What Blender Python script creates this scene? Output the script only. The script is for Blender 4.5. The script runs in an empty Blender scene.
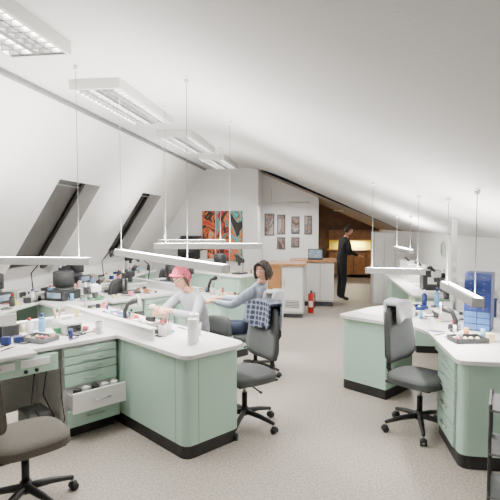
import bpy,bmesh,math,random
from mathutils import Vector,Matrix,Euler,noise
random.seed(7)
D=bpy.data; SC=bpy.context.scene
rad=math.radians
# ---------------------------------------------------------------- materials
def mat(name,col,rough=.5,metal=0,col2=None,nscale=20,em=0,bump=0,bscale=60,detail=3,contrast=(.35,.65)):
    m=D.materials.new(name); m.use_nodes=True; nt=m.node_tree; b=nt.nodes['Principled BSDF']
    b.inputs['Base Color'].default_value=(*col,1); b.inputs['Roughness'].default_value=rough; b.inputs['Metallic'].default_value=metal
    tc=nt.nodes.new('ShaderNodeTexCoord')
    if col2 is not None:
        n=nt.nodes.new('ShaderNodeTexNoise'); n.inputs['Scale'].default_value=nscale; n.inputs['Detail'].default_value=detail
        r=nt.nodes.new('ShaderNodeValToRGB'); r.color_ramp.elements[0].color=(*col,1); r.color_ramp.elements[1].color=(*col2,1)
        r.color_ramp.elements[0].position=contrast[0]; r.color_ramp.elements[1].position=contrast[1]
        nt.links.new(tc.outputs['Object'],n.inputs['Vector']); nt.links.new(n.outputs['Fac'],r.inputs['Fac']); nt.links.new(r.outputs['Color'],b.inputs['Base Color'])
    if em: 
        b.inputs['Emission Color'].default_value=(*col,1); b.inputs['Emission Strength'].default_value=em
    if bump:
        n2=nt.nodes.new('ShaderNodeTexNoise'); n2.inputs['Scale'].default_value=bscale
        bp=nt.nodes.new('ShaderNodeBump'); bp.inputs['Strength'].default_value=bump; bp.inputs['Distance'].default_value=.01
        nt.links.new(tc.outputs['Object'],n2.inputs['Vector']); nt.links.new(n2.outputs['Fac'],bp.inputs['Height']); nt.links.new(bp.outputs['Normal'],b.inputs['Normal'])
    return m
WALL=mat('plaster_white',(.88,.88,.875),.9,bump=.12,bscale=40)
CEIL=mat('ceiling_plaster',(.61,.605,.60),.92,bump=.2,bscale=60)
CEILB=mat('ceiling_back_dim',(.26,.20,.155),.9,bump=.1)  # brown-grey copy of the ceiling, the back room's dimmer light put into its colour
FLOOR=mat('linoleum_speckled',(.34,.30,.26),.42,col2=(.50,.45,.395),nscale=60,detail=8,contrast=(.42,.58))
MINT=mat('mint_laminate',(.44,.64,.53),.4,col2=(.46,.66,.55),nscale=3)
MINTD=mat('mint_laminate_drawer',(.40,.58,.48),.4,col2=(.42,.60,.50),nscale=3)
TOP=mat('worktop_white',(.84,.84,.83),.35,col2=(.81,.81,.80),nscale=8)
WHITE=mat('white_plastic',(.82,.82,.81),.4,col2=(.80,.80,.79),nscale=5)
OFFW=mat('offwhite_metal',(.60,.60,.58),.45,col2=(.57,.57,.55),nscale=5)
LAMPG=mat('lamp_housing_aluminium',(.46,.46,.45),.5,.1,col2=(.43,.43,.42),nscale=5)
BLACK=mat('black_plastic',(.008,.008,.009),.45,col2=(.014,.014,.016),nscale=12)
DARK=mat('dark_grey_plastic',(.025,.026,.028),.5,col2=(.035,.036,.04),nscale=10)
MIDG=mat('mid_grey_plastic',(.14,.145,.15),.5,col2=(.17,.175,.18),nscale=10)
CHROME=mat('brushed_steel',(.55,.55,.55),.28,1,col2=(.48,.48,.48),nscale=30)
LOUV=mat('louver_aluminium',(.20,.20,.20),.4,.6,col2=(.17,.17,.17),nscale=30)
FABRIC=mat('chair_fabric_grey',(.062,.068,.070),.95,col2=(.09,.096,.096),nscale=150,bump=.3,bscale=300)
FABRICB=mat('chair_fabric_brown',(.085,.078,.064),.95,col2=(.115,.105,.088),nscale=150,bump=.3,bscale=300)
WOOD=mat('wood_beech',(.38,.17,.06),.45,col2=(.48,.24,.10),nscale=6)
WOODD=mat('wood_dark',(.16,.095,.06),.6,col2=(.21,.135,.09),nscale=5)
BLUE=mat('blue_plastic',(.008,.02,.12),.35,col2=(.01,.03,.16),nscale=8)
MBLUE=mat('blue_drawer_translucent',(.05,.13,.34),.3,col2=(.07,.17,.40),nscale=8)
LBLUE=mat('light_blue_plastic',(.14,.36,.60),.4,col2=(.17,.4,.65),nscale=8)
RED=mat('red_paint',(.50,.012,.01),.3,col2=(.55,.02,.012),nscale=8)
YEL=mat('yellow_plastic',(.70,.68,.08),.4,col2=(.75,.72,.12),nscale=8)
GREEN=mat('green_plastic',(.05,.28,.12),.4,col2=(.06,.32,.15),nscale=8)
PINKP=mat('pink_resin',(.7,.2,.25),.4,col2=(.75,.25,.3),nscale=8)
PLASTER=mat('dental_plaster',(.68,.56,.32),.8,col2=(.72,.62,.4),nscale=40)
PAPER=mat('paper',(.85,.85,.84),.8,col2=(.76,.78,.80),nscale=25,contrast=(.5,.75))
LGLASS=mat('mirror_green',(.40,.55,.45),.15,col2=(.45,.6,.5),nscale=4)
NIGHT=mat('dusk_glass',(.13,.128,.12),.2,col2=(.17,.165,.155),nscale=2)
FRAME=mat('window_frame_dark',(.018,.016,.014),.5,col2=(.03,.027,.024),nscale=9)
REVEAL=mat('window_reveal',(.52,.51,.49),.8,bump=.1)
SCREEN=mat('screen_glow',(.2,.3,.4),.2,col2=(.4,.5,.6),nscale=10)
SKIN=mat('skin',(.58,.29,.19),.55,col2=(.62,.33,.23),nscale=14)
LIP=mat('lips',(.40,.09,.08),.5); EYEW=mat('eye_white',(.8,.8,.78),.3); EYEB=mat('eye_dark',(.03,.02,.015),.2)
HAIRD=mat('hair_dark_brown',(.012,.007,.005),.6,col2=(.03,.018,.012),nscale=60)
HAIRB=mat('hair_brown',(.035,.016,.01),.6,col2=(.07,.035,.02),nscale=60)
CAP=mat('pink_bandana',(.46,.03,.08),.9,col2=(.62,.14,.20),nscale=35)
SH1=mat('shirt_light_grey',(.32,.34,.37),.9,col2=(.38,.40,.43),nscale=20,bump=.3,bscale=20)
SH2=mat('shirt_blue_grey',(.22,.26,.33),.9,col2=(.28,.32,.40),nscale=20,bump=.3,bscale=20)
SHM=mat('shirt_black',(.010,.010,.013),.9,col2=(.018,.018,.022),nscale=20)
JEANS=mat('trousers_dark_blue',(.012,.02,.045),.9,col2=(.02,.03,.06),nscale=40)
SHOE=mat('shoe_leather',(.02,.016,.013),.5,col2=(.035,.027,.02),nscale=20)
COAT=mat('white_cotton',(.74,.75,.77),.95,col2=(.62,.64,.68),nscale=12,bump=.4,bscale=18)
def painting(name,cols,seed):
    m=D.materials.new(name); m.use_nodes=True; nt=m.node_tree; b=nt.nodes['Principled BSDF']; b.inputs['Roughness'].default_value=.7
    tc=nt.nodes.new('ShaderNodeTexCoord'); mp=nt.nodes.new('ShaderNodeMapping'); mp.inputs['Location'].default_value=(seed,seed*.7,seed*1.3); mp.inputs['Scale'].default_value=(2.6,2.6,1.5)
    n=nt.nodes.new('ShaderNodeTexNoise'); n.inputs['Scale'].default_value=1.3; n.inputs['Detail'].default_value=4; n.inputs['Distortion'].default_value=1.2
    r=nt.nodes.new('ShaderNodeValToRGB'); r.color_ramp.interpolation='CONSTANT'
    k=len(cols); 
    while len(r.color_ramp.elements)<k: r.color_ramp.elements.new(.5)
    for i,c in enumerate(cols):
        r.color_ramp.elements[i].position=0 if i==0 else .34+.32*(i)/(k); r.color_ramp.elements[i].color=(*c,1)
    L=nt.links.new; L(tc.outputs['Object'],mp.inputs['Vector']); L(mp.outputs['Vector'],n.inputs['Vector']); L(n.outputs['Fac'],r.inputs['Fac']); L(r.outputs['Color'],b.inputs['Base Color'])
    return m
def checks(name,c1,c2,sc):
    m=D.materials.new(name); m.use_nodes=True; nt=m.node_tree; b=nt.nodes['Principled BSDF']; b.inputs['Roughness'].default_value=.95
    tc=nt.nodes.new('ShaderNodeTexCoord'); L=nt.links.new; ws=[]
    for ax in 'XZ':
        w=nt.nodes.new('ShaderNodeTexWave'); w.bands_direction=ax; w.inputs['Scale'].default_value=sc; w.inputs['Distortion'].default_value=.5; L(tc.outputs['Object'],w.inputs['Vector']); ws.append(w)
    mx=nt.nodes.new('ShaderNodeMath'); mx.operation='MULTIPLY'; L(ws[0].outputs['Fac'],mx.inputs[0]); L(ws[1].outputs['Fac'],mx.inputs[1])
    r=nt.nodes.new('ShaderNodeValToRGB'); r.color_ramp.elements[0].color=(*c2,1); r.color_ramp.elements[1].color=(*c1,1); r.color_ramp.elements[0].position=.04; r.color_ramp.elements[1].position=.16
    L(mx.outputs[0],r.inputs['Fac']); L(r.outputs['Color'],b.inputs['Base Color'])
    return m
STRIPE=checks('checked_jacket',(.022,.028,.052),(.17,.20,.26),7)
# ---------------------------------------------------------------- builder
class B:
    def __init__(s,name): s.n=name; s.bm=bmesh.new(); s.m=[]; s.T=Matrix()
    def add(s,t,m,M=None,smooth=False):
        if m not in s.m: s.m.append(m)
        i=s.m.index(m)
        for f in t.faces: f.material_index=i; f.smooth=smooth
        MM=s.T@(M if M is not None else Matrix())
        bmesh.ops.transform(t,matrix=MM,verts=t.verts)
        me=D.meshes.new('t'); t.to_mesh(me); t.free(); s.bm.from_mesh(me); D.meshes.remove(me); return s
    def box(s,c,sz,m,bev=0,rot=(0,0,0),seg=2):
        t=bmesh.new(); bmesh.ops.create_cube(t,size=1); bmesh.ops.scale(t,vec=sz,verts=t.verts)
        if bev: bmesh.ops.bevel(t,geom=t.edges[:],offset=min(bev,min(sz)*.45),segments=seg,affect='EDGES',profile=.5)
        return s.add(t,m,Matrix.Translation(c)@Euler(rot).to_matrix().to_4x4(),bool(bev) and seg>2)
    def bx(s,x0,x1,y0,y1,z0,z1,m,bev=0,seg=2):
        return s.box(((x0+x1)/2,(y0+y1)/2,(z0+z1)/2),(abs(x1-x0),abs(y1-y0),abs(z1-z0)),m,bev,seg=seg)
    def cyl(s,p1,p2,r,m,r2=None,n=16,smooth=True):
        p1=Vector(p1);p2=Vector(p2); d=p2-p1
        t=bmesh.new(); bmesh.ops.create_cone(t,cap_ends=True,segments=n,radius1=r,radius2=r if r2 is None else r2,depth=d.length)
        return s.add(t,m,Matrix.Translation((p1+p2)/2)@d.to_track_quat('Z','Y').to_matrix().to_4x4(),smooth)
    def sph(s,c,r,m,rot=(0,0,0),n=16):
        t=bmesh.new(); bmesh.ops.create_uvsphere(t,u_segments=n,v_segments=max(6,n*2//3),radius=1)
        if not hasattr(r,'__len__'): r=(r,r,r)
        return s.add(t,m,Matrix.Translation(c)@Euler(rot).to_matrix().to_4x4()@Matrix.Diagonal((*r,1)),True)
    def prism(s,pts,z0,z1,m,bev=0):
        t=bmesh.new(); vs=[t.verts.new((p[0],p[1],z0)) for p in pts]; f=t.faces.new(vs)
        r=bmesh.ops.extrude_face_region(t,geom=[f]); up=[v for v in r['geom'] if isinstance(v,bmesh.types.BMVert)]
        bmesh.ops.translate(t,vec=(0,0,z1-z0),verts=up); bmesh.ops.recalc_face_normals(t,faces=t.faces)
        if bev:
            es=[e for e in t.edges if abs(e.verts[0].co.z-e.verts[1].co.z)<1e-5]
            bmesh.ops.bevel(t,geom=es,offset=bev,segments=2,affect='EDGES',profile=.5)
        return s.add(t,m)
    def tube(s,pts,radii,m,n=8):
        pts=[Vector(p) for p in pts]
        if not hasattr(radii,'__len__'): radii=[radii]*len(pts)
        P=[];R=[]
        d0=(pts[0]-pts[1]).normalized(); d1=(pts[-1]-pts[-2]).normalized()
        for k in (.95,.6): P.append(pts[0]+d0*radii[0]*k*.9); R.append(radii[0]*math.sqrt(1-k*k))
        P+=pts; R+=list(radii)
        for k in (.6,.95): P.append(pts[-1]+d1*radii[-1]*k*.9); R.append(radii[-1]*math.sqrt(1-k*k))
        t=bmesh.new(); rings=[]
        dprev=(P[1]-P[0]).normalized(); a=dprev.orthogonal().normalized()
        for i,p in enumerate(P):
            d=((P[min(i+1,len(P)-1)]-P[max(i-1,0)])).normalized()
            a=(a-d*a.dot(d)); a=a.normalized() if a.length>1e-6 else d.orthogonal().normalized(); b=d.cross(a)
            rings.append([t.verts.new(p+(a*math.cos(2*math.pi*j/n)+b*math.sin(2*math.pi*j/n))*R[i]) for j in range(n)])
        for i in range(len(rings)-1):
            for j in range(n): t.faces.new((rings[i][j],rings[i][(j+1)%n],rings[i+1][(j+1)%n],rings[i+1][j]))
        t.faces.new(rings[0][::-1]); t.faces.new(rings[-1])
        bmesh.ops.recalc_face_normals(t,faces=t.faces)
        return s.add(t,m,None,True)
    def pad(s,c,w,h,th,m,curve=0,rot=(0,0,0),n=4,wave=0,taper=0,flare=0,plump=.5,cuts=9):
        t=bmesh.new(); bmesh.ops.create_cube(t,size=2); bmesh.ops.subdivide_edges(t,edges=t.edges[:],cuts=cuts,use_grid_fill=True)
        for v in t.verts:
            x,y,z=v.co; mx=max(abs(x),abs(z))
            if mx>1e-6:
                k=mx/((abs(x)**n+abs(z)**n)**(1/n)); x*=k; z*=k
            yy=y*(1-plump*mx**6)
            wz=w/2*(1-taper*z)*(1+flare*z*z)
            X=x*wz; Z=z*h/2; Y=yy*th/2+curve*(x*x)
            if wave: Y+=wave*math.sin(X*55+z*2)*(.5-.5*z)*.5; Z+= wave*.8*math.sin(X*23)
            v.co=(X,Y,Z)
        return s.add(t,m,Matrix.Translation(c)@Euler(rot).to_matrix().to_4x4(),True)
    def done(s,loc=(0,0,0),rz=0,parent=None,rot=None):
        me=D.meshes.new(s.n); s.bm.to_mesh(me); s.bm.free(); o=D.objects.new(s.n,me); SC.collection.objects.link(o)
        for m in s.m: me.materials.append(m)
        o.location=loc; o.rotation_euler=rot if rot else (0,0,rz)
        if parent: o.parent=parent
        return o
def rpoly(pts,rs,seg=5):
    out=[];n=len(pts)
    for i in range(n):
        p=Vector(pts[i]);r=rs[i] if hasattr(rs,'__len__') else rs
        if r<=0: out.append((p.x,p.y)); continue
        a=(Vector(pts[i-1])-p).normalized(); b=(Vector(pts[(i+1)%n])-p).normalized()
        p0=p+a*r;p1=p+b*r
        for k in range(seg+1):
            t=k/seg; q=p0*(1-t)**2+p*2*t*(1-t)+p1*t*t; out.append((q.x,q.y))
    return out
def empty(name,loc=(0,0,0),rz=0):
    o=D.objects.new(name,None); SC.collection.objects.link(o); o.location=loc; o.rotation_euler=(0,0,rz); o.empty_display_size=.1; return o
def quadobj(name,faces,m,thick=0):
    me=D.meshes.new(name); vs=[];fs=[]
    for f in faces:
        fs.append(list(range(len(vs),len(vs)+len(f)))); vs+=f
    me.from_pydata(vs,[],fs); me.materials.append(m); o=D.objects.new(name,me); SC.collection.objects.link(o); return o
# ---------------------------------------------------------------- room shell
Y0,Y1,Y2,Y3=-2.5,12.0,13.0,17.0
XL,XR=-4.35,2.0; ZF=3.18; ZE=1.6
def zc(X):
    return ZF if X<-1.45 else ZE+(XR-X)*(ZF-ZE)/(XR+1.45)
B('floor').bx(XL-.1,XR+.1,Y0-.1,Y3+.1,-.1,0,FLOOR).done()
prof=[(-2.9,ZF),(-1.95,ZF),(-1.75,ZF-.008),(-1.55,ZF-.035),(-1.35,ZF-.085),(-1.15,zc(-1.15)-.015),(-.9,zc(-.9)),(XR,ZE)]
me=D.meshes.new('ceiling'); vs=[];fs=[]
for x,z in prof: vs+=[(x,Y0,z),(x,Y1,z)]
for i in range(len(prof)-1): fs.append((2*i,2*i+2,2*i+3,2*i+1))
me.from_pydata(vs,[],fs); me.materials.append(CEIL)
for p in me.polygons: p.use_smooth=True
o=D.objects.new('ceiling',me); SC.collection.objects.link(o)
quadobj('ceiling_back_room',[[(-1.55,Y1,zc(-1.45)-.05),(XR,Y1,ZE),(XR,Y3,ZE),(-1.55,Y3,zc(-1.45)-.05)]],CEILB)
def sp(z):
    t=(ZF-z)/(ZF-.95)*(4.35-2.9); return -2.9-t
nrm=Vector((-(ZF-.95),0,(4.35-2.9))).normalized()
wins=[(6.0,7.2,.98,2.36),(9.0,10.1,1.05,2.38),(1.5,2.7,1.0,2.36)]
ys=sorted({Y0,Y1}|{w[0] for w in wins}|{w[1] for w in wins})
faces=[]
for a,b in zip(ys[:-1],ys[1:]):
    w=[w for w in wins if w[0]<=a and w[1]>=b]
    segs=[(.95,ZF)] if not w else [(.95,w[0][2]),(w[0][3],ZF)]
    for z0,z1 in segs: faces.append([(sp(z0),a,z0),(sp(z0),b,z0),(sp(z1),b,z1),(sp(z1),a,z1)])
quadobj('wall_left_slope',faces,WALL)
quadobj('wall_left',[[(XL,Y0,0),(XL,Y1,0),(XL,Y1,.95),(XL,Y0,.95)]],WALL)
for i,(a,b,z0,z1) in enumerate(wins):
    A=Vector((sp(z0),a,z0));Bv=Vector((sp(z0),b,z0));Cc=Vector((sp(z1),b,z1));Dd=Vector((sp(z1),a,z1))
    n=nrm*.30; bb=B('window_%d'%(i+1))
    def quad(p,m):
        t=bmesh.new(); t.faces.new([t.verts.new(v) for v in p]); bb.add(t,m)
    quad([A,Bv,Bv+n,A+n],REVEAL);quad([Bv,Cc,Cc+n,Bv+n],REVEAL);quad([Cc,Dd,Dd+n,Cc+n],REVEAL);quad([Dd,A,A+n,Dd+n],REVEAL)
    quad([A+n,Bv+n,Cc+n,Dd+n],NIGHT)
    m2=n*.85
    for p,q in ((A,Bv),(Bv,Cc),(Cc,Dd),(Dd,A)):
        cen=(A+Bv+Cc+Dd)/4
        p1=p+(cen-p)*.06+m2; q1=q+(cen-q)*.06+m2
        bb.tube([p1,q1],.035,FRAME,n=4)
    hb=(Cc+Dd)/2*.9+(A+Bv)/2*.1+m2*.8
    bb.tube([hb-Vector((0,.4,0)),hb+Vector((0,.4,0))],.012,CHROME)
    bb.done()
quadobj('wall_right',[[(XR,Y0,0),(XR,Y3,0),(XR,Y3,ZE),(XR,Y0,ZE)]],WALL)
quadobj('wall_front',[[(XL,Y0,0),(XR,Y0,0),(XR,Y0,ZE),(-1.45,Y0,ZF),(-2.9,Y0,ZF),(XL,Y0,.95)]],WALL)
quadobj('wall_back_left',[[(XL,Y1,0),(-1.55,Y1,0),(-1.55,Y1,ZF),(-2.9,Y1,ZF),(XL,Y1,.95)],[(-1.55,Y1,0),(-1.55,Y2,0),(-1.55,Y2,ZF),(-1.55,Y1,ZF)]],WALL)
quadobj('wall_back_gallery',[[(-1.55,Y2,0),(-.05,Y2,0),(-.05,Y2,zc(-.05)),(-1.55,Y2,zc(-1.45))],[(-.05,Y2,0),(-.05,Y3,0),(-.05,Y3,zc(-.05)),(-.05,Y2,zc(-.05))]],WALL)
quadobj('wall_back',[[(-.05,Y3,0),(XR,Y3,0),(XR,Y3,ZE),(-.05,Y3,zc(-.05))]],WOODD)
B('trim_1').bx(-2.93,-2.87,Y0,Y1,ZF-.045,ZF-.002,MIDG,.005).done()
B('baseboard_right').bx(XR-.02,XR-.001,Y0,Y3,0,.07,OFFW).done()
B('baseboard_back').bx(-4.3,-1.55,Y1-.02,Y1-.001,0,.07,OFFW).done()
# ---------------------------------------------------------------- lights
LP=dict(ceil=140,up=74,down=30)
def area(name,parent,loc,sx,sy,power,up=False,col=(1,.965,.915)):
    l=D.lights.new(name,'AREA'); l.shape='RECTANGLE'; l.size=sx; l.size_y=sy; l.energy=power; l.color=col
    o=D.objects.new(name,l); SC.collection.objects.link(o); o.location=loc; o.parent=parent
    if up: o.rotation_euler=(math.pi,0,0)
    return o
for i,yc in enumerate((-1.8+1.9,2.75,5.35,7.95,10.5)):
    e=empty('added_fill_light',(-2.2,yc,ZF)) 
    b=B('housing'); w,l,h=.52,1.7,.10
    b.bx(-w/2,-w/2+.03,-l/2,l/2,-h,0,OFFW,.004); b.bx(w/2-.03,w/2,-l/2,l/2,-h,0,OFFW,.004)
    b.bx(-w/2+.03,w/2-.03,-l/2,-l/2+.03,-h,0,OFFW,.004); b.bx(-w/2+.03,w/2-.03,l/2-.03,l/2,-h,0,OFFW,.004)
    b.bx(-w/2+.03,w/2-.03,-l/2+.03,l/2-.03,-.012,0,OFFW)
    b.bx(-.025,.025,-l/2+.03,l/2-.03,-h+.005,-.03,LOUV)
    b.done(parent=e)
    g=B('louver_grid')
    for k in range(17): 
        y=-l/2+.06+k*(l-.12)/16; g.bx(-w/2+.03,w/2-.03,y-.008,y+.008,-h+.006,-.048,LOUV)
    for x in (-.13,.13): g.bx(x-.007,x+.007,-l/2+.03,l/2-.03,-h+.006,-.048,LOUV)
    g.done(parent=e)
    for s in(-1,1): area('tube_light',e,(s*.13,0,-.035),.07,l-.12,LP['ceil']/2*(.45 if i==0 else 1))
def pendant(p1,p2,wires=(.08,.92),up=None,down=None):
    p1=Vector(p1);p2=Vector(p2); mid=(p1+p2)/2; d=p2-p1; L=d.length
    rz=math.atan2(d.y,d.x); ry=-math.asin(d.z/L)
    e=empty('added_fill_pendant',mid); e.rotation_euler=(0,ry,rz)
    b=B('housing'); h=.066; w=.08
    b.bx(-L/2,L/2,-w/2,-w/2+.006,-h/2,h/2,LAMPG); b.bx(-L/2,L/2,w/2-.006,w/2,-h/2,h/2,LAMPG)
    b.bx(-L/2,L/2,-w/2+.006,w/2-.006,-.006,.006,LAMPG)
    b.bx(-L/2-.006,-L/2,-w/2,w/2,-h/2,h/2,LAMPG); b.bx(L/2,L/2+.006,-w/2,w/2,-h/2,h/2,LAMPG); b.done(parent=e)
    area('uplight',e,(0,0,.010),L*.95,w*.6,up or LP['up']*L/1.3,True); area('downlight',e,(0,0,-.010),L*.95,w*.6,down or LP['down']*L/1.3)
    bpy.context.view_layer.update(); inv=e.matrix_world.inverted()
    wb=B('suspension_wires')
    for t in wires:
        q=p1.lerp(p2,t); zt=zc(q.x)-.02 if q.x>-2.9 else ZF-(-2.9-q.x)*1.54-.01
        if -1.95<q.x<-.9: zt-=.03
        wb.cyl(inv@q,inv@Vector((q.x,q.y,zt)),.003,MIDG,n=6); wb.cyl(inv@Vector((q.x,q.y,zt-.02)),inv@Vector((q.x,q.y,zt+.01)),.02,WHITE,n=12)
    wb.done(parent=e)
pendant((-3.35,4.05,1.42),(-2.08,4.12,1.42))
pendant((-2.2,5.0,1.454),(-.75,3.75,1.40),(.05,.72))
pendant((-1.94,5.48,1.50),(-.68,5.66,1.50),(.1,.7))
pendant((.56,5.74,1.22),(1.04,5.1,1.27))
pendant((1.14,4.61,1.2),(1.11,3.57,1.2))
pendant((-2.9,8.4,1.45),(-1.7,8.6,1.45))
pendant((1.3,8.6,1.35),(1.35,7.4,1.35))
# ---------------------------------------------------------------- work islands
def handle(b,p,axis,l=.09):
    x,y,z=p
    b.cyl((x+.02,y-l/2,z),(x+.02,y+l/2,z),.005,CHROME,n=8)
    for s in(-1,1): b.cyl((x,y+s*l*.4,z),(x+.02,y+s*l*.4,z),.004,CHROME,n=6)
RZ=-rad(37.7)
HT=.80; Z=HT+.002
def isl(P,x,y,z=HT+.002):
    c,s=math.cos(RZ),math.sin(RZ); return (P[0]+c*x-s*y,P[1]+s*x+c*y,z)
def island(P,open_drawers=True,bench=True):
    b=B('dental_workbench'); H=HT-.035
    pts=[(.99,.60),(-1.4,.60),(-1.4,-.03)]+([(-.75,-.03),(-.75,-1.7),(0,-1.7),(0,-.03)] if bench else [])+[(.99,-.03)]
    rs=[.13,.02,.02]+([0,.02,.05,.03] if bench else [])+[.10]
    b.prism(rpoly(pts,rs),H,HT,TOP,.006)
    box=rpoly([(.95,.55),(.06,.55),(.06,.0),(.95,.0)],[.08,.01,.01,.08])
    b.prism(box,.1,H,MINT); b.prism(rpoly([(.945,.545),(.06,.545),(.06,.005),(.945,.005)],[.08,.01,.01,.08]),0,.1,BLACK)
    b.bx(.82,.823,-.001,.0,.1,H,MIDG); b.bx(.82,.823,.55,.551,.1,H,MIDG)
    b.bx(.949,.951,.12,.123,.1,H,MIDG)
    b.bx(-1.36,.06,.0,.02,.1,H,MINT); b.bx(-1.36,.06,.003,.017,0,.1,BLACK)
    b.bx(-1.38,-1.35,.0,.54,0,H,MINT)
    b.bx(-1.3,.42,.06,.085,HT,HT+.09,WHITE,.006); b.bx(-1.3,.42,.035,.11,HT+.09,HT+.105,WHITE,.005)
    if bench:
        b.bx(-.72,-.695,-1.66,-.03,HT,HT+.075,WHITE,.006); b.bx(-.74,-.67,-1.66,-.03,HT+.075,HT+.09,WHITE,.005)
        b.bx(-.7,-.68,-1.66,0,.1,H,OFFW)
        b.bx(-.6,-.03,-.5,-.03,.1,H,OFFW); b.bx(-.58,-.05,-.48,-.04,0,.1,BLACK)
        zs=[H-.013,H-.083,H-.153,H-.223,.43,.26,.11]
        for k in range(6):
            z1=zs[k]-.008; z0=zs[k+1]; dx=0
            if open_drawers and k==4: dx=.16
            if open_drawers and k==5: dx=.05
            if dx:
                b.bx(-.02,dx-.02,-.47,-.46,z0+.01,z1-.04,OFFW); b.bx(-.02,dx-.02,-.07,-.06,z0+.01,z1-.04,OFFW); b.bx(-.02,dx-.02,-.46,-.07,z0+.01,z0+.02,OFFW)
                if k==4:
                    for q in range(5): b.box((dx*.4+random.uniform(-.02,.02),-.42+q*.08,z1-.02),(.05,.05,.05),random.choice([WHITE,DARK,PLASTER,PINKP]),.006,rot=(0,0,random.random()))
            b.bx(-.03+dx,-.008+dx,-.495,-.035,z0,z1,MINTD if k!=4 else WHITE,.004); handle(b,(-.008+dx,-.26,(z0+z1)/2),0,.16)
        b.bx(-.06,.015,-1.25,-.55,.61,.745,MINTD,.006)
        b.bx(.015,.03,-1.2,-.88,.67,.73,WHITE,.004); handle(b,(.03,-1.04,.70),0,.12); b.bx(.015,.03,-.84,-.62,.67,.73,WHITE,.004)
        for yy in(-.8,-.72): b.cyl((.012,yy,.64),(.03,yy,.64),.014,BLACK,n=12)
        b.bx(-.1,.12,-1.05,-.75,HT-.03,HT+.005,OFFW,.01)
        b.bx(-.6,-.03,-1.66,-1.3,.1,H,MINT,.004); b.bx(-.58,-.05,-1.64,-1.32,0,.1,BLACK)
        b.tube([(-.05,-.62,.6),(-.02,-.66,.42),(-.04,-.6,.28),(-.1,-.55,.2),(-.2,-.56,.05)],.006,BLACK,6)
        b.tube([(-.08,-.7,.6),(-.03,-.75,.38),(-.02,-.68,.22),(-.1,-.66,.12),(-.3,-.62,.02)],.006,DARK,6)
        b.tube([(-.02,-.52,.6),(.03,-.54,.4),(.04,-.52,.2),(.0,-.56,.06)],.005,BLACK,6)
        b.bx(-.35,-.1,-.75,-.56,.0,.25,MIDG,.015)
    return b.done((P[0],P[1],0),RZ)
PA=(-1.72,3.94); PB=(-2.0,6.5)
island(PA); island(PB,False); 
PC2=(-2.2,9.3); island(PC2,False,False)
b=B('corner_workbench'); H=HT-.035
pts=[(.19,5.17),(.88,4.64),(.96,4.45),(.96,3.5),(1.98,3.5),(1.98,6.2),(1.3,6.2),(.60,5.70)]
b.prism(rpoly(pts,[.08,.05,.1,.08,0,0,.1,.1]),H,HT,TOP,.006)
c1=[(.23,5.2),(.66,4.86),(1.0,5.3),(.6,5.64)]
b.prism(rpoly(c1,[.08,.02,.02,.08]),.1,H,MINT); b.prism(rpoly([(.235,5.2),(.66,4.865),(.995,5.295),(.6,5.63)],[.08,.02,.02,.08]),0,.1,BLACK)
b.prism(rpoly([(1.0,3.54),(1.9,3.54),(1.9,4.15),(1.0,4.15)],[.08,0,0,0]),.1,H,MINT); b.prism(rpoly([(1.005,3.545),(1.9,3.545),(1.9,4.15),(1.005,4.15)],[.08,0,0,0]),0,.1,BLACK)
zs=[H-.013,H-.083,H-.153,H-.223,.43,.27,.11]
for k in range(6):
    b.bx(.98,1.0,3.64,4.13,zs[k+1],zs[k]-.008,MINTD,.004); z=(zs[k]+zs[k+1])/2
    b.cyl((.965,3.8,z),(.965,3.97,z),.005,CHROME,n=8)
    for yy in(3.82,3.95): b.cyl((.965,yy,z),(.98,yy,z),.004,CHROME,n=6)
b.bx(1.86,1.9,4.15,6.1,.1,H,OFFW)
b.bx(1.04,1.5,4.16,4.5,.63,.755,MINTD,.005)
b.bx(1.95,1.98,3.5,6.2,HT,HT+.09,WHITE,.004)
b.done()
b=B('lab_bench')
b.bx(1.25,1.98,6.7,9.6,H,HT,TOP,.006); b.bx(1.3,1.95,6.75,7.3,.1,H,MINT,.004); b.bx(1.32,1.95,6.77,7.28,0,.1,BLACK); b.bx(1.3,1.95,9.0,9.55,.1,H,MINT,.004); b.bx(1.32,1.95,9.02,9.53,0,.1,BLACK)
b.done()
b=B('lab_bench')
b.bx(-4.3,-3.45,4.6,9.8,H,HT,TOP,.006)
for y in (4.65,6.2,7.9,9.3): b.bx(-4.25,-3.5,y,y+.45,.1,H,MINT,.004); b.bx(-4.25,-3.52,y+.02,y+.43,0,.1,BLACK)
b.done()
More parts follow.
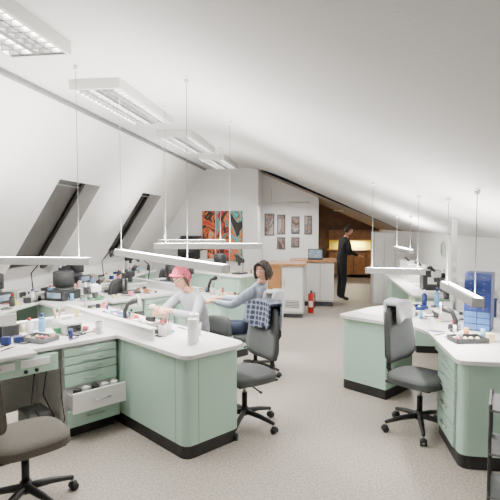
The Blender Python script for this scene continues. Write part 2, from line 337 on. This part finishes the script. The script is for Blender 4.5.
# ---------------------------------------------------------------- chairs
def chair(loc,face,fab=FABRIC,drape=None,backh=.52,seatz=.46,spin=-90):
    e=empty('office_chair',(loc[0],loc[1],0),rad(face)+math.pi/2)
    b=B('star_base'); spin=rad(spin-face-90)
    for k in range(5):
        a=spin+k*2*math.pi/5; c,s=math.cos(a),math.sin(a)
        b.tube([(c*.03,s*.03,.13),(c*.16,s*.16,.115),(c*.29,s*.29,.085)],[.026,.022,.016],BLACK,8)
        b.cyl((c*.29,s*.29,.09),(c*.29,s*.29,.05),.009,CHROME,n=8)
        px,py=-s,c
        for q in(-1,1): b.cyl((c*.30+px*q*.008,s*.30+py*q*.008,.027),(c*.30+px*q*.026,s*.30+py*q*.026,.027),.027,BLACK,n=14)
        b.sph((c*.30,s*.30,.045),(.026,.026,.018),BLACK,n=10)
    b.cyl((0,0,.1),(0,0,.17),.035,BLACK); b.cyl((0,0,.17),(0,0,.30),.024,BLACK); b.cyl((0,0,.28),(0,0,seatz-.07),.016,CHROME)
    b.done(parent=e)
    b=B('mechanism'); b.box((0,.02,seatz-.075),(.16,.24,.05),BLACK,.015); b.cyl((.05,0,seatz-.07),(.27,-.02,seatz-.08),.007,BLACK,n=8); b.sph((.27,-.02,seatz-.08),(.025,.012,.012),BLACK,n=8)
    b.tube([(0,.12,seatz-.075),(0,.25,seatz-.07),(0,.30,seatz+.02),(0,.295,seatz+.15),(0,.30,seatz+.06+backh*.7)],[.022,.024,.022,.02,.016],BLACK,8)
    b.box((0,.02,seatz-.04),(.40,.40,.02),BLACK,.01); b.done(parent=e)
    b=B('seat'); b.pad((0,0,seatz),.48,.47,.085,fab,curve=.012,rot=(-math.pi/2,0,0),n=3.6,plump=.45); b.done(parent=e)
    b=B('backrest'); b.pad((0,.245,seatz+.10+backh/2),.42,backh,.07,fab,curve=-.055,rot=(-.10,0,0),n=4.5,taper=.14,plump=.5)
    b.pad((0,.275,seatz+.10+backh/2),.38,backh-.05,.03,BLACK,curve=-.05,rot=(-.10,0,0),n=4.5,taper=.14); b.done(parent=e)
    if drape:
        m,dh,wd=drape
        b=B('draped_garment'); top=seatz+.10+backh
        b.pad((0,.325,top-dh/2+.04),wd,dh,.022,m,curve=-.07,rot=(-.08,0,0),n=7,wave=.022,plump=.2,cuts=22)
        b.pad((0,.20,top-dh*.45+.04),wd*.92,dh*.9,.022,m,curve=-.06,rot=(-.12,0,0),n=7,wave=.022,plump=.2,cuts=22)
        b.pad((0,.265,top+.03),wd*.85,.05,.14,m,curve=-.05,n=3,cuts=12)
        b.done(parent=e)
    return e
chair((-.64,4.06),222,FABRIC,(STRIPE,.25,.36),backh=.47,spin=-97)
chair((.85,4.18),-38,FABRIC,(COAT,.19,.26),backh=.48,seatz=.46,spin=-95)
chair((-1.79,2.66),52,FABRICB,backh=.42,seatz=.45,spin=-20)
# ---------------------------------------------------------------- people
def skin_mesh(name,J,E,root,parent,regs,mats):
    bm=bmesh.new(); lay=bm.verts.layers.skin.verify(); vd={}
    for k,(p,r) in J.items():
        v=bm.verts.new(p); v[lay].radius=(r,r) if not hasattr(r,'__len__') else r; vd[k]=v
        if k==root: v[lay].use_root=True
    for a,b_,_ in E: bm.edges.new((vd[a],vd[b_]))
    me=D.meshes.new(name+'_s'); bm.to_mesh(me); bm.free()
    o=D.objects.new(name+'_s',me); SC.collection.objects.link(o)
    md=o.modifiers.new('s','SKIN'); md.use_smooth_shade=True; md.branch_smoothing=.6
    ss=o.modifiers.new('u','SUBSURF'); ss.levels=2; ss.render_levels=2
    dg=bpy.context.evaluated_depsgraph_get(); m2=D.meshes.new_from_object(o.evaluated_get(dg)); m2.name=name
    D.objects.remove(o)
    m2.materials.clear()
    for m in mats: m2.materials.append(m)
    segs=[(Vector(J[a][0]),Vector(J[b_][0]),g) for a,b_,g in E]
    for p in m2.polygons:
        c=p.center; best=1e9;g=0
        for a,b_,gg in segs:
            d=b_-a; t=max(0,min(1,(c-a).dot(d)/max(d.length_squared,1e-9))); dd=(c-(a+d*t)).length
            if dd<best: best=dd;g=gg
        p.material_index=g; p.use_smooth=True
    ob=D.objects.new(name,m2); SC.collection.objects.link(ob); ob.parent=parent; return ob
def head(parent,c,rot,hair,style):
    T=Matrix.Translation(c)@Euler(rot).to_matrix().to_4x4()
    b=B('head'); b.T=T
    t=bmesh.new(); bmesh.ops.create_uvsphere(t,u_segments=32,v_segments=24,radius=1)
    for v in t.verts:
        x,y,z=v.co
        if z<0: k=1-.32*(-z)**1.3; x*=k; y=y*(1-.10*(-z)) - (.06*(-z) if y<0 else -0)
        if y<0:
            y*=.94
            y-= .20*math.exp(-((x/.13)**2)-((z+.12)/.20)**2)*(1 if z<.2 else 0)
            y+= .07*math.exp(-((abs(x)-.38)/.17)**2-((z-.08)/.12)**2)
            y-= .05*math.exp(-((x/.25)**2)-((z+.50)/.10)**2)
            y-= .05*math.exp(-((x/.25)**2)-((z+.85)/.15)**2)
        else: 
            if z<-.3: y*=.85
        v.co=(x*.074,y*.095,z*.118)
    b.add(t,SKIN,None,True)
    for s in(-1,1):
        b.sph((s*.028,-.079,.009),(.0125,.008,.008),EYEW,n=10); b.sph((s*.028,-.0865,.008),(.0055,.003,.0055),EYEB,n=8)
        b.tube([(s*.014,-.092,.026),(s*.028,-.091,.031),(s*.043,-.081,.026)],[.0028,.0032,.002],hair,6)
        b.sph((s*.073,.006,-.002),(.010,.018,.030),SKIN,rot=(0,0,s*.3),n=10)
    b.tube([(-.022,-.089,-.058),(0,-.098,-.056),(.022,-.089,-.058)],[.003,.0055,.003],LIP,6)
    b.done(parent=parent)
    h=B('hair'); h.T=T
    t=bmesh.new(); bmesh.ops.create_uvsphere(t,u_segments=32,v_segments=24,radius=1)
    dele=[v for v in t.verts if (v.co.y<-.30 and v.co.z<.50 - (.15 if abs(v.co.x)>.6 else 0)) or v.co.z<-.62 or (v.co.z<-.1 and v.co.y<.1)]
    bmesh.ops.delete(t,geom=dele,context='VERTS')
    for v in t.verts:
        n=1+.03*noise.noise(v.co*6); v.co=(v.co.x*.083*n,v.co.y*.105*n+.004,v.co.z*.129*n)
    r=bmesh.ops.solidify(t,geom=t.faces[:],thickness=.006)
    h.add(t,CAP if style=='bandana' else hair,None,True)
    if style=='long':
        for k in range(34):
            a=rad(-28+k*236/33); x,y=math.cos(a)*.083,math.sin(a)*.095+.005
            j=random.uniform(-.012,.012)
            h.tube([(x*.6,y*.6,.09),(x*.95,y*.95,.03),(x*1.10+j,y*1.08,-.04),(x*1.02,y*1.02+j,-.085+j)],[.020,.022,.022,.012],hair,6)
        for s in(-1,1): h.tube([(s*.01,-.085,.095),(s*.045,-.09,.07),(s*.075,-.06,.02),(s*.083,-.03,-.04)],[.012,.016,.016,.010],hair,6)
    if style=='bandana':
        h.tube([(-.083,-.03,.03),(-.06,-.082,.052),(0,-.102,.06),(.06,-.082,.052),(.083,-.03,.03)],.014,CAP,8)
        h.sph((0,.11,-.02),(.03,.03,.03),CAP,n=10)
        for s in(-1,1): h.tube([(s*.074,-.045,.045),(s*.085,-.03,-.01),(s*.08,-.005,-.09)],[.016,.018,.008],hair,6)
        for s in(-1,1):
            pts=[(s*.030+.021*math.cos(a),-.099,.006+.016*math.sin(a)) for a in [k*math.pi/6 for k in range(13)]]
            h.tube(pts,.0022,BLACK,5); h.tube([(s*.051,-.098,.01),(s*.078,-.02,.008)],.0018,BLACK,5)
        h.tube([(-.009,-.1,.01),(.009,-.1,.01)],.0018,BLACK,5)
    h.done(parent=parent)
def hand(parent,name,w,d,nrm_,side,curl=.5):
    w=Vector(w); d=Vector(d).normalized(); n=Vector(nrm_); n=(n-d*n.dot(d)).normalized(); s=d.cross(n)*side
    b=B(name)
    b.tube([w-d*.03,w,w+d*.03],[.027,.025,.027],SKIN,10)
    R=Matrix((s,d,n)).transposed().to_4x4()
    t=bmesh.new(); bmesh.ops.create_uvsphere(t,u_segments=16,v_segments=10,radius=1)
    b.add(t,SKIN,Matrix.Translation(w+d*.05)@R@Matrix.Diagonal((.041,.052,.016,1)),True)
    for i,(off,ln) in enumerate(((.029,.070),(.010,.078),(-.010,.072),(-.028,.056))):
        p=w+d*(.075)+s*off; a=0; pts=[p-d*.02]; q=p; pts.append(q)
        for k in range(3):
            a+=curl*(.55+.1*i); q=q+(d*math.cos(a)+n*math.sin(a))*ln*(.42,.33,.25)[k]; pts.append(q)
        b.tube(pts,[.009,.0095,.0088,.008,.0068],SKIN,8)
    p=w+d*.025+s*.028
    b.tube([w+d*.015+s*.01,p,p+(s*.7+d*.6+n*.3).normalized()*.032,p+(s*.7+d*.6+n*.3).normalized()*.032+(s*.2+d*.9+n*.5).normalized()*.028],[.012,.012,.010,.0085],SKIN,8)
    b.done(parent=parent)
def person(name,loc,rz,J,mats,headc,headrot,hair,style,hands):
    e=empty(name,(loc[0],loc[1],0),rz)
    E=[('pel','sp',0),('sp','ch',0),('ch','nb',0),('nb','nk',3)]
    for s in 'LR': E+=[('ch','sh'+s,0),('sh'+s,'el'+s,0),('el'+s,'wr'+s,0),('pel','hp'+s,1),('hp'+s,'kn'+s,1),('kn'+s,'an'+s,1),('an'+s,'to'+s,2)]
    skin_mesh('body',J,E,'pel',e,None,mats)
    head(e,headc,headrot,hair,style)
    for h in hands: hand(e,*h)
    return e
def seatedJ(lean,arms):
    J={'pel':((0,0,.56),(.16,.135)),'sp':((0,-.3*lean,.76),(.14,.115)),'ch':((0,-.8*lean,.95),(.165,.12)),'nb':((0,-1.12*lean,1.08),.075),'nk':((0,-1.5*lean,1.15),.055)}
    for s,q in(('L',1),('R',-1)):
        J['sh'+s]=((q*.175,-.9*lean,1.02),.068); J['el'+s]=(arms[s][0],.050); J['wr'+s]=(arms[s][1],.030)
        J['hp'+s]=((q*.09,-.04,.54),.095); J['kn'+s]=((q*.10,-.43,.535),.066); J['an'+s]=((q*.10,-.42,.10),.042); J['to'+s]=((q*.11,-.57,.045),.036)
    return J
wp=isl(PA,-.17,1.02,0)
J=seatedJ(.14,{'L':((.26,-.27,.86),(.09,-.44,.915)),'R':((-.26,-.27,.86),(-.09,-.44,.915))})
person('seated_woman_technician',wp,RZ,J,[SH1,JEANS,SHOE,SKIN],(0,-.245,1.225),(.32,0,.25),HAIRB,'bandana',
  [('hand_left',(.085,-.455,.92),(-.45,-.75,.05),(-.6,.0,-.5),1,.8),('hand_right',(-.085,-.455,.92),(.45,-.75,.05),(.6,0,-.5),-1,.8)])
chair(isl(PA,-.17,1.06,0),math.degrees(RZ)-90,FABRIC,backh=.2)
bb=B('dental_model'); bb.sph((0,0,.02),(.035,.028,.02),PLASTER,n=12); bb.box((0,0,.01),(.06,.05,.02),PLASTER,.006); bb.done(isl(PA,-.17,.44,.95))
J=seatedJ(-.12,{'L':((.24,-.12,.84),(.14,-.40,.86)),'R':((-.24,-.14,.82),(-.10,-.43,.86))})
th=rad(-104)
person('seated_woman',(-.80,5.50),th,J,[SH2,JEANS,SHOE,SKIN],(0,.155,1.225),(.05,0,rad(82)),HAIRD,'long',
  [('hand_left',(.135,-.415,.86),(-.2,-1,-.05),(-.1,0,-1),1,.35),('hand_right',(-.095,-.445,.86),(.2,-1,-.05),(.1,0,-1),-1,.35)])
chair((-.74,5.52),math.degrees(th)-90,FABRIC,(COAT,.30,.30),backh=.40)
J={'pel':((0,0,.95),(.15,.12)),'sp':((0,-.01,1.12),(.14,.115)),'ch':((0,-.05,1.32),(.17,.125)),'nb':((0,-.10,1.46),.075),'nk':((0,-.13,1.53),.056)}
for s,q in(('L',1),('R',-1)):
    J['sh'+s]=((q*.20,-.06,1.40),.072);J['el'+s]=((q*.27,-.10,1.13),.052);J['wr'+s]=((q*.16,-.33,1.05),.032)
    J['hp'+s]=((q*.09,0,.90),.10);J['kn'+s]=((q*.11,-.02,.50),.07);J['an'+s]=((q*.12,.02,.09),.048);J['to'+s]=((q*.14,-.13,.04),.037)
person('standing_man',(.50,11.3),rad(110),J,[SHM,SHM,SHOE,SKIN],(0,-.17,1.63),(.35,0,0),HAIRD,'short',
  [('hand_left',(.155,-.345,1.05),(-.1,-1,-.1),(0,0,-1),1,.4),('hand_right',(-.155,-.345,1.05),(.1,-1,-.1),(0,0,-1),-1,.4)])
# ---------------------------------------------------------------- back area
b=B('kitchen_cabinet'); b.bx(-.95,-.30,9.0,9.75,.08,.98,OFFW,.004); b.bx(-.93,-.32,9.02,9.7,0,.08,DARK); b.bx(-.99,-.26,8.96,9.8,.98,1.02,WOOD,.005)
b.bx(-.97,-.95,8.98,9.75,0,.98,WOOD); b.bx(-.95,-.72,8.975,9.0,.0,.98,WOOD,.004); b.bx(-.70,-.32,8.985,9.0,.12,.95,WHITE,.004)
b.cyl((-.66,8.965,.6),(-.66,8.965,.8),.006,CHROME,n=8)
for k in range(5): b.bx(-.64,-.38,8.98,8.985,.2+k*.03,.21+k*.03,DARK)
b.done()
b=B('wooden_counter'); b.bx(-.6,.30,10.4,11.1,.1,.95,OFFW,.004); b.bx(-.58,.28,10.42,11.08,0,.1,DARK); b.bx(-.66,.36,10.35,11.15,.95,.99,WOOD,.005)
for k in range(3): b.bx(-.58+k*.3,-.3+k*.3,10.385,10.4,.14,.92,WHITE,.004)
b.done()
b=B('laptop'); b.box((0,0,.01),(.33,.23,.018),DARK,.004); b.box((0,.13,.12),(.33,.012,.22),BLACK,.004,rot=(-.25,0,0)); b.box((0,.122,.12),(.30,.004,.19),SCREEN,rot=(-.25,0,0)); b.done((-.1,10.65,.99))
b=B('fire_extinguisher'); b.cyl((0,0,0),(0,0,.36),.06,RED); b.sph((0,0,.36),(.06,.06,.04),RED); b.cyl((0,0,.38),(0,0,.43),.015,BLACK); b.box((0,-.03,.44),(.03,.11,.02),BLACK,.005)
b.tube([(0,.02,.42),(.075,0,.40),(.08,0,.25),(.075,0,.1)],.01,BLACK); b.bx(-.04,.04,-.065,-.059,.12,.24,WHITE); b.done((-.17,9.6,0))
b=B('tall_cabinet'); b.bx(1.15,1.62,10.7,11.2,0,1.6,OFFW,.005); b.bx(1.17,1.38,10.685,10.7,.05,1.57,WHITE,.004); b.bx(1.39,1.6,10.685,10.7,.05,1.57,WHITE,.004)
b.cyl((1.36,10.67,.8),(1.36,10.67,1.0),.006,CHROME,n=8); b.done()
b=B('kitchenette'); b.bx(.3,1.95,16.3,16.95,.08,.88,WOODD,.004); b.bx(.25,1.95,16.25,16.97,.88,.92,WOOD,.004); b.bx(.3,1.95,16.6,16.97,1.24,1.58,WOODD,.004)
b.bx(.32,1.9,16.955,16.975,.92,1.24,YEL)
for k in range(4): b.bx(.33+k*.4,.70+k*.4,16.285,16.3,.12,.84,WOOD,.004)
b.done()
e=empty('under_cabinet_light',(1.15,16.78,1.21)); B('housing').bx(-.35,.35,-.03,.03,0,.02,WHITE).done(parent=e); area('light',e,(0,0,-.003),.65,.05,34,col=(1,.95,.65))
e=empty('added_fill_light',(.7,14.6,zc(.7)-.03)); B('housing').bx(-.3,.3,-.08,.08,0,.02,WHITE).done(parent=e); area('light',e,(0,0,-.003),.5,.12,24,col=(1,.88,.75))  # added fixture without a known source, brightens the back room
e=empty('added_fill_pendant',(-.75,11.9,2.30)); b=B('housing'); b.bx(-.5,.5,-.04,.04,-.02,.02,LAMPG,.004); b.cyl((-.45,0,.02),(-.45,0,.38),.003,MIDG,n=6); b.cyl((.45,0,.02),(.45,0,.06),.003,MIDG,n=6); b.done(parent=e); area('light',e,(0,0,-.023),.9,.06,36)  # invented pendant, put in to brighten the gallery picture wall
e=empty('triptych_painting',(-2.455,11.97,1.47))
OR=(.62,.15,.04);RD=(.48,.04,.03);TL=(.03,.20,.21);TL2=(.10,.38,.36);BK=(.03,.02,.02);PK=(.66,.32,.2)
pc=[[RD,OR,BK,OR,PK],[TL,OR,BK,RD,TL2],[TL2,TL,OR,TL2,BK]]
for k in range(3):
    x=-.355+k*.355; b=B('panel_%d'%(k+1)); b.bx(x-.165,x+.165,-.02,.02,-.64,.64,painting('paint_%d'%k,pc[k],k*3.3+1),.004); b.done(parent=e)
dk=[(.10,.07,.06),(.30,.20,.17),(.16,.16,.18),(.42,.36,.33)]
pi_=painting('small_art',dk,5)
for x,w,z0,z1 in((-1.36,.26,1.47,2.06),(-1.04,.22,1.5,2.03),(-.66,.22,1.52,1.98),(-.32,.2,1.5,2.0),(-1.04,.22,1.1,1.42),(-.66,.22,1.15,1.42)):
    b=B('framed_picture'); b.bx(x-w/2,x+w/2,Y2-.03,Y2-.001,z0,z1,DARK); b.bx(x-w/2+.02,x+w/2-.02,Y2-.033,Y2-.03,z0+.02,z1-.02,pi_); b.done()
b=B('storage_cabinet'); b.bx(-3.6,-2.5,11.2,11.85,.08,.9,WHITE,.005); b.bx(-3.58,-2.52,11.22,11.83,0,.08,DARK); b.bx(-3.07,-3.05,11.19,11.2,.1,.88,DARK); b.done()
b=B('milling_machine'); b.box((0,0,.28),(.55,.5,.5),BLACK,.03); b.box((0,-.25,.32),(.4,.02,.26),DARK,.01); b.box((0,0,.56),(.45,.4,.06),DARK,.02); b.box((.32,0,.12),(.12,.3,.2),OFFW,.01)
for s in(-1,1):
    for q in(-1,1): b.cyl((s*.2,q*.18,0),(s*.2,q*.18,.04),.02,BLACK)
b.done((-3.15,11.5,.9))
# ---------------------------------------------------------------- props
def microscope(p,rz=0,m=WHITE,name='stereo_microscope'):
    b=B(name); b.box((0,0,.015),(.2,.26,.03),m,.01); b.cyl((0,.09,.03),(0,.09,.34),.014,CHROME); b.box((0,.07,.25),(.06,.08,.08),DARK,.01)
    b.box((0,-.01,.27),(.09,.12,.09),m,.02); b.cyl((0,-.01,.23),(0,-.01,.16),.035,DARK,r2=.028)
    for s in(-1,1): b.cyl((s*.03,-.04,.31),(s*.035,-.10,.38),.017,BLACK); b.cyl((s*.05,.07,.25),(s*.03,.07,.25),.02,BLACK)
    return b.done(p,rz)
def jar(p,name='instrument_jar',m=OFFW):
    b=B(name); b.cyl((0,0,0),(0,0,.09),.035,m,r2=.038)
    for k in range(7):
        a=random.random()*6.3; q=random.uniform(.012,.03); b.cyl((math.cos(a)*q*.4,math.sin(a)*q*.4,.05),(math.cos(a)*q*1.3,math.sin(a)*q*1.3,random.uniform(.15,.2)),.0035,random.choice([BLUE,RED,CHROME,WOOD,YEL]),n=6)
    return b.done(p)
def bottle(p,m=WHITE,h=.16,cap=BLUE):
    b=B('bottle'); b.cyl((0,0,0),(0,0,h*.7),.03,m); b.cyl((0,0,h*.7),(0,0,h*.82),.03,m,r2=.013); b.cyl((0,0,h*.82),(0,0,h),.014,cap); return b.done(p)
def cup(p,m=WHITE):
    b=B('paper_cup'); b.cyl((0,0,0),(0,0,.1),.028,m,r2=.036); b.cyl((0,0,.1),(0,0,.104),.038,m); b.cyl((0,0,.1041),(0,0,.1045),.031,DARK); return b.done(p)
def roll(p,h=.22):
    b=B('paper_towel_roll'); b.cyl((0,0,0),(0,0,h),.040,PAPER,n=32,smooth=False); b.cyl((0,0,h),(0,0,h+.0015),.018,WOOD,n=16); b.cyl((0,0,h+.0015),(0,0,h+.002),.014,DARK,n=16); return b.done(p)
def paper(p,rz): 
    b=B('paper_sheet'); b.box((0,0,.001),(.21,.297,.002),PAPER); return b.done(p,rz)
def tray(p,rz,m=BLUE):
    b=B('work_tray'); b.box((0,0,.005),(.26,.18,.01),m,.003)
    for s in(-1,1): b.box((s*.13,0,.02),(.008,.18,.035),m,.002); b.box((0,s*.09,.02),(.26,.008,.035),m,.002)
    for k in range(4): b.sph((-.08+k*.05,random.uniform(-.04,.04),.025),(.018,.022,.016),random.choice([PLASTER,PINKP,WHITE]),n=10)
    return b.done(p,rz)
def handpiece(p,rz):
    b=B('handpiece_control_unit'); b.box((0,0,.05),(.16,.2,.1),OFFW,.015); b.box((0,-.1,.05),(.12,.01,.06),DARK,.003); b.cyl((.04,-.1,.05),(.04,-.12,.05),.014,BLACK)
    b.tube([(-.04,-.1,.03),(-.1,-.18,.02),(-.02,-.24,.02),(.06,-.2,.02)],.006,BLACK,6); b.tube([(.06,-.2,.025),(.12,-.22,.03),(.17,-.24,.03)],[.012,.013,.007],CHROME,8)
    return b.done(p,rz)
def suction(p,rz):
    b=B('suction_nozzle'); b.cyl((0,0,0),(0,0,.02),.05,DARK); b.tube([(0,0,.02),(0,0,.1),(.0,-.03,.17),(0,-.1,.2)],[.02,.02,.022,.03],BLACK,10); b.box((0,-.13,.2),(.16,.02,.09),OFFW,.006); return b.done(p,rz)
def boxp(p,rz,sz,m,name='storage_box'):
    b=B(name); b.box((0,0,sz[2]/2),sz,m,.006); b.box((0,0,sz[2]+.006),(sz[0]*1.03,sz[1]*1.03,.014),m,.004); b.bx(-sz[0]*.25,sz[0]*.25,-sz[1]/2-.003,-sz[1]/2,sz[2]*.35,sz[2]*.7,PAPER); return b.done(p,rz)
def furnace(p,rz,m=DARK):
    b=B('ceramic_furnace'); b.box((0,0,.06),(.3,.34,.12),m,.015); b.cyl((0,.02,.12),(0,.02,.15),.11,MIDG,n=24); b.cyl((0,.02,.17),(0,.02,.34),.13,m,n=24); b.sph((0,.02,.34),(.13,.13,.03),m); b.box((0,.16,.2),(.06,.04,.3),BLACK,.008); b.box((0,-.171,.07),(.2,.006,.07),SCREEN,.002); return b.done(p,rz)
def task_lamp(p,rz,m=BLACK):
    b=B('articulated_task_lamp'); b.cyl((0,0,0),(0,0,.025),.07,m,n=24); b.tube([(0,0,.02),(0,.03,.28),(0,-.16,.46)],.009,m,8); b.cyl((0,-.16,.46),(0,-.22,.40),.025,m,r2=.065,n=20); return b.done(p,rz)
def tools(loc,rz,w,d,n,name='scattered_dental_tools'):
    b=B(name); P=[WHITE,DARK,BLACK,OFFW,MIDG,LBLUE,BLUE,RED,PLASTER,PINKP,GREEN,CHROME,WOOD,BLACK,WHITE,YEL]
    for k in range(n):
        x=random.uniform(-w/2,w/2);y=random.uniform(-d/2,d/2);m=random.choice(P);t=random.random();a=random.random()*3.1
        if t<.3: b.tube([(x-.07*math.cos(a),y-.07*math.sin(a),.007),(x,y,.008),(x+.07*math.cos(a),y+.07*math.sin(a),.006)],[.004,.006,.003],random.choice([CHROME,BLACK,BLUE,DARK,RED]),6)
        elif t<.5: b.cyl((x,y,0),(x,y,random.uniform(.03,.09)),random.uniform(.014,.028),m)
        elif t<.7: h=random.uniform(.02,.07); b.box((x,y,h/2),(random.uniform(.04,.10),random.uniform(.03,.08),h),m,.004,rot=(0,0,a))
        elif t<.82: b.box((x,y,.012),(.055,.045,.024),PLASTER,.006,rot=(0,0,a)); b.tube([(x-.02*math.cos(a),y-.02*math.sin(a),.03),(x+.022*math.sin(a),y-.02*math.cos(a),.032),(x+.02*math.cos(a),y+.02*math.sin(a),.03)],.009,random.choice([PLASTER,PINKP]),6)
        elif t<.92: b.sph((x,y,.014),(.022,.018,.014),m,n=10)
        else: b.tube([(x,y,.006),(x+.08,y+.03,.006),(x+.10,y-.05,.006),(x+.02,y-.08,.006)],.005,BLACK,6)
    return b.done(loc,rz)
jar(isl(PA,.28,.30)); jar(isl(PA,.33,.22)); roll(isl(PA,.64,.32)); roll(isl(PA,.72,.24),.20); cup(isl(PA,.50,.46))
boxp(isl(PA,.14,.28),RZ,(.14,.12,.05),DARK,'instrument_box'); suction(isl(PA,-.45,.3),RZ+2.8); tray(isl(PA,-.75,.35),RZ,LBLUE); microscope(isl(PA,-1.1,.3),RZ+3)
handpiece(isl(PA,-.35,-.3),RZ+1.57); jar(isl(PA,-.55,-.15)); suction(isl(PA,-.40,-.85),RZ+1.6); tray(isl(PA,-.25,-.6),RZ+.4,MIDG)
bottle(isl(PA,-.58,-.45),LBLUE); bottle(isl(PA,-.6,-.55),WHITE,.13,RED); microscope(isl(PA,-.5,-1.15),RZ+1.4,DARK); paper(isl(PA,-.2,-1.35),RZ+.3)
boxp(isl(PA,-.6,-.72),RZ,(.09,.14,.08),DARK); cup(isl(PA,-.15,-.12)); jar(isl(PA,-.62,-.3)); task_lamp(isl(PA,-.62,-.95),RZ+1.2)
tools(isl(PA,-.38,-.75),RZ,.6,1.3,46); tools(isl(PA,-.75,.34),RZ,1.1,.35,34); tools(isl(PA,.05,.36),RZ,.5,.3,16)
for x,y,f in((.7,.3,'p'),(.3,.35,'s'),(-.1,.3,'m'),(-.5,.3,'f'),(-.9,.35,'h'),(-.4,-.5,'m'),(-.3,-1.1,'t'),(.5,.25,'j'),(-.55,-.9,'j'),(-.5,-1.4,'f'),(-1.2,.3,'l')):
    p=isl(PB,x,y); {'p':lambda:paper(p,.3),'s':lambda:suction(p,RZ+2.8),'m':lambda:microscope(p,RZ+3,DARK),'t':lambda:tray(p,RZ,GREEN),'h':lambda:handpiece(p,RZ),'j':lambda:jar(p),'f':lambda:furnace(p,RZ+.5),'l':lambda:task_lamp(p,RZ)}[f]()
tools(isl(PB,-.38,-.8),RZ,.6,1.4,40); tools(isl(PB,-.2,.34),RZ,2.0,.35,50)
furnace(isl(PC2,0,.3),RZ+.3); microscope(isl(PC2,.6,.3),RZ,DARK); boxp(isl(PC2,-.5,.3),RZ,(.3,.25,.2),OFFW); bottle(isl(PC2,-.9,.3),GREEN); tools(isl(PC2,-.2,.3),RZ,2.0,.35,30)
for k,y in enumerate([4.9,5.3,5.7,6.1,6.5,6.9,7.4,7.9,8.4,8.9,9.4]):
    x=random.uniform(-3.98,-3.86); p=(x,y,Z); q=k%5
    if q==0: microscope(p,1.5,DARK)
    elif q==1: furnace(p,1.4,random.choice([BLACK,DARK]))
    elif q==2: handpiece(p,1.5)
    elif q==3: task_lamp(p,1.3,DARK)
    else: tray(p,1.5,random.choice([BLUE,DARK,WHITE]))
    bottle((-3.55,y+.2,Z),random.choice([WHITE,DARK,LBLUE]),.15,random.choice([RED,BLUE])); 
tools((-3.62,7.2,Z),0,.25,4.8,70)
chair((-3.0,6.4),170,DARK,backh=.45); chair((-2.95,8.2),180,DARK,backh=.45); 
b=B('small_parts_drawer_cabinet'); b.bx(-.11,.11,-.11,.11,0,.52,BLUE,.006)
for r in range(9):
    for c in range(2): b.bx(-.104+c*.106,-.002+c*.106,-.118,-.11,.012+r*.056,.060+r*.056,MBLUE if r<3 else BLUE,.003); b.bx(-.063+c*.106,-.045+c*.106,-.122,-.118,.032+r*.056,.038+r*.056,MIDG)
b.done((1.44,4.60,Z),-.45)
suction((1.2,4.45,Z),-1.8); handpiece((1.25,4.98,Z),-1.4); tray((1.2,4.1,Z),.2,DARK); microscope((1.35,5.35,Z),-1.2,DARK); jar((1.5,4.05,Z)); jar((.95,5.15,Z)); paper((.55,5.3,Z),.6); paper((.78,5.02,Z),.9)
tray((1.05,5.6,Z),.4,BLUE); bottle((1.2,5.75,Z),BLUE,.2,WHITE); bottle((1.35,5.8,Z),LBLUE,.22); boxp((1.65,5.7,Z),0,(.25,.2,.3),WHITE); boxp((1.7,5.3,Z),0,(.2,.2,.18),BLUE); cup((1.6,3.8,Z)); bottle((1.7,3.7,Z),LBLUE)
boxp((1.65,4.1,Z),.1,(.2,.16,.1),BLUE,'tool_case'); tools((1.2,4.6,Z),0,.4,1.0,24); tools((1.1,5.35,Z),.3,.5,.6,22)
for k,y in enumerate([6.9,7.3,7.8,8.3,8.8,9.3]):
    (microscope((1.6,y,Z),-1.5,[WHITE,BLACK][k%2]) if k%2==0 else boxp((1.6,y,Z),0,(.25,.25,.28),[DARK,OFFW,WHITE][k//2]))
b=B('service_column'); b.bx(-.025,.025,-.025,.025,0,zc(1.48)-Z-.015,OFFW,.006); 
for k in range(4): b.box((0,-.028,.15+k*.12),(.035,.006,.06),WHITE,.002)
b.done((1.48,5.62,Z))
b=B('wall_mirror'); b.cyl((0,0,0),(-.02,0,0),.13,OFFW,n=32); b.cyl((-.02,0,0),(-.024,0,0),.115,LGLASS,n=32); b.done((1.999,8.2,1.36))
b=B('power_conduit'); b.bx(1.96,1.995,4.2,9.5,.95,1.02,WHITE,.004)
for k in range(8): b.box((1.955,4.5+k*.6,.985),(.012,.05,.05),OFFW,.003)
b.done()
b=B('utility_cart')
for x in(0,.4):
    for y in(0,.3): b.cyl((x,y,.06),(x,y,.70),.010,DARK,n=10); b.cyl((x-.01,y,.03),(x+.01,y,.03),.03,BLACK,n=14)
for z in(.14,.40,.66): b.bx(-.01,.41,-.01,.31,z,z+.015,MIDG,.004); b.bx(-.01,0,-.01,.31,z,z+.04,MIDG)
b.done((.995,2.93,0),rad(-20))
# ---------------------------------------------------------------- world & camera
w=D.worlds.new('World'); SC.world=w; w.use_nodes=True; w.node_tree.nodes['Background'].inputs[0].default_value=(.02,.025,.04,1); w.node_tree.nodes['Background'].inputs[1].default_value=.3
cam=D.cameras.new('Camera'); co=D.objects.new('Camera',cam); SC.collection.objects.link(co); co.location=(0,0,1.75)
cam.sensor_width=36; cam.lens=480/500*36; co.rotation_euler=(rad(90-2.98),0,rad(8.3)); SC.camera=co
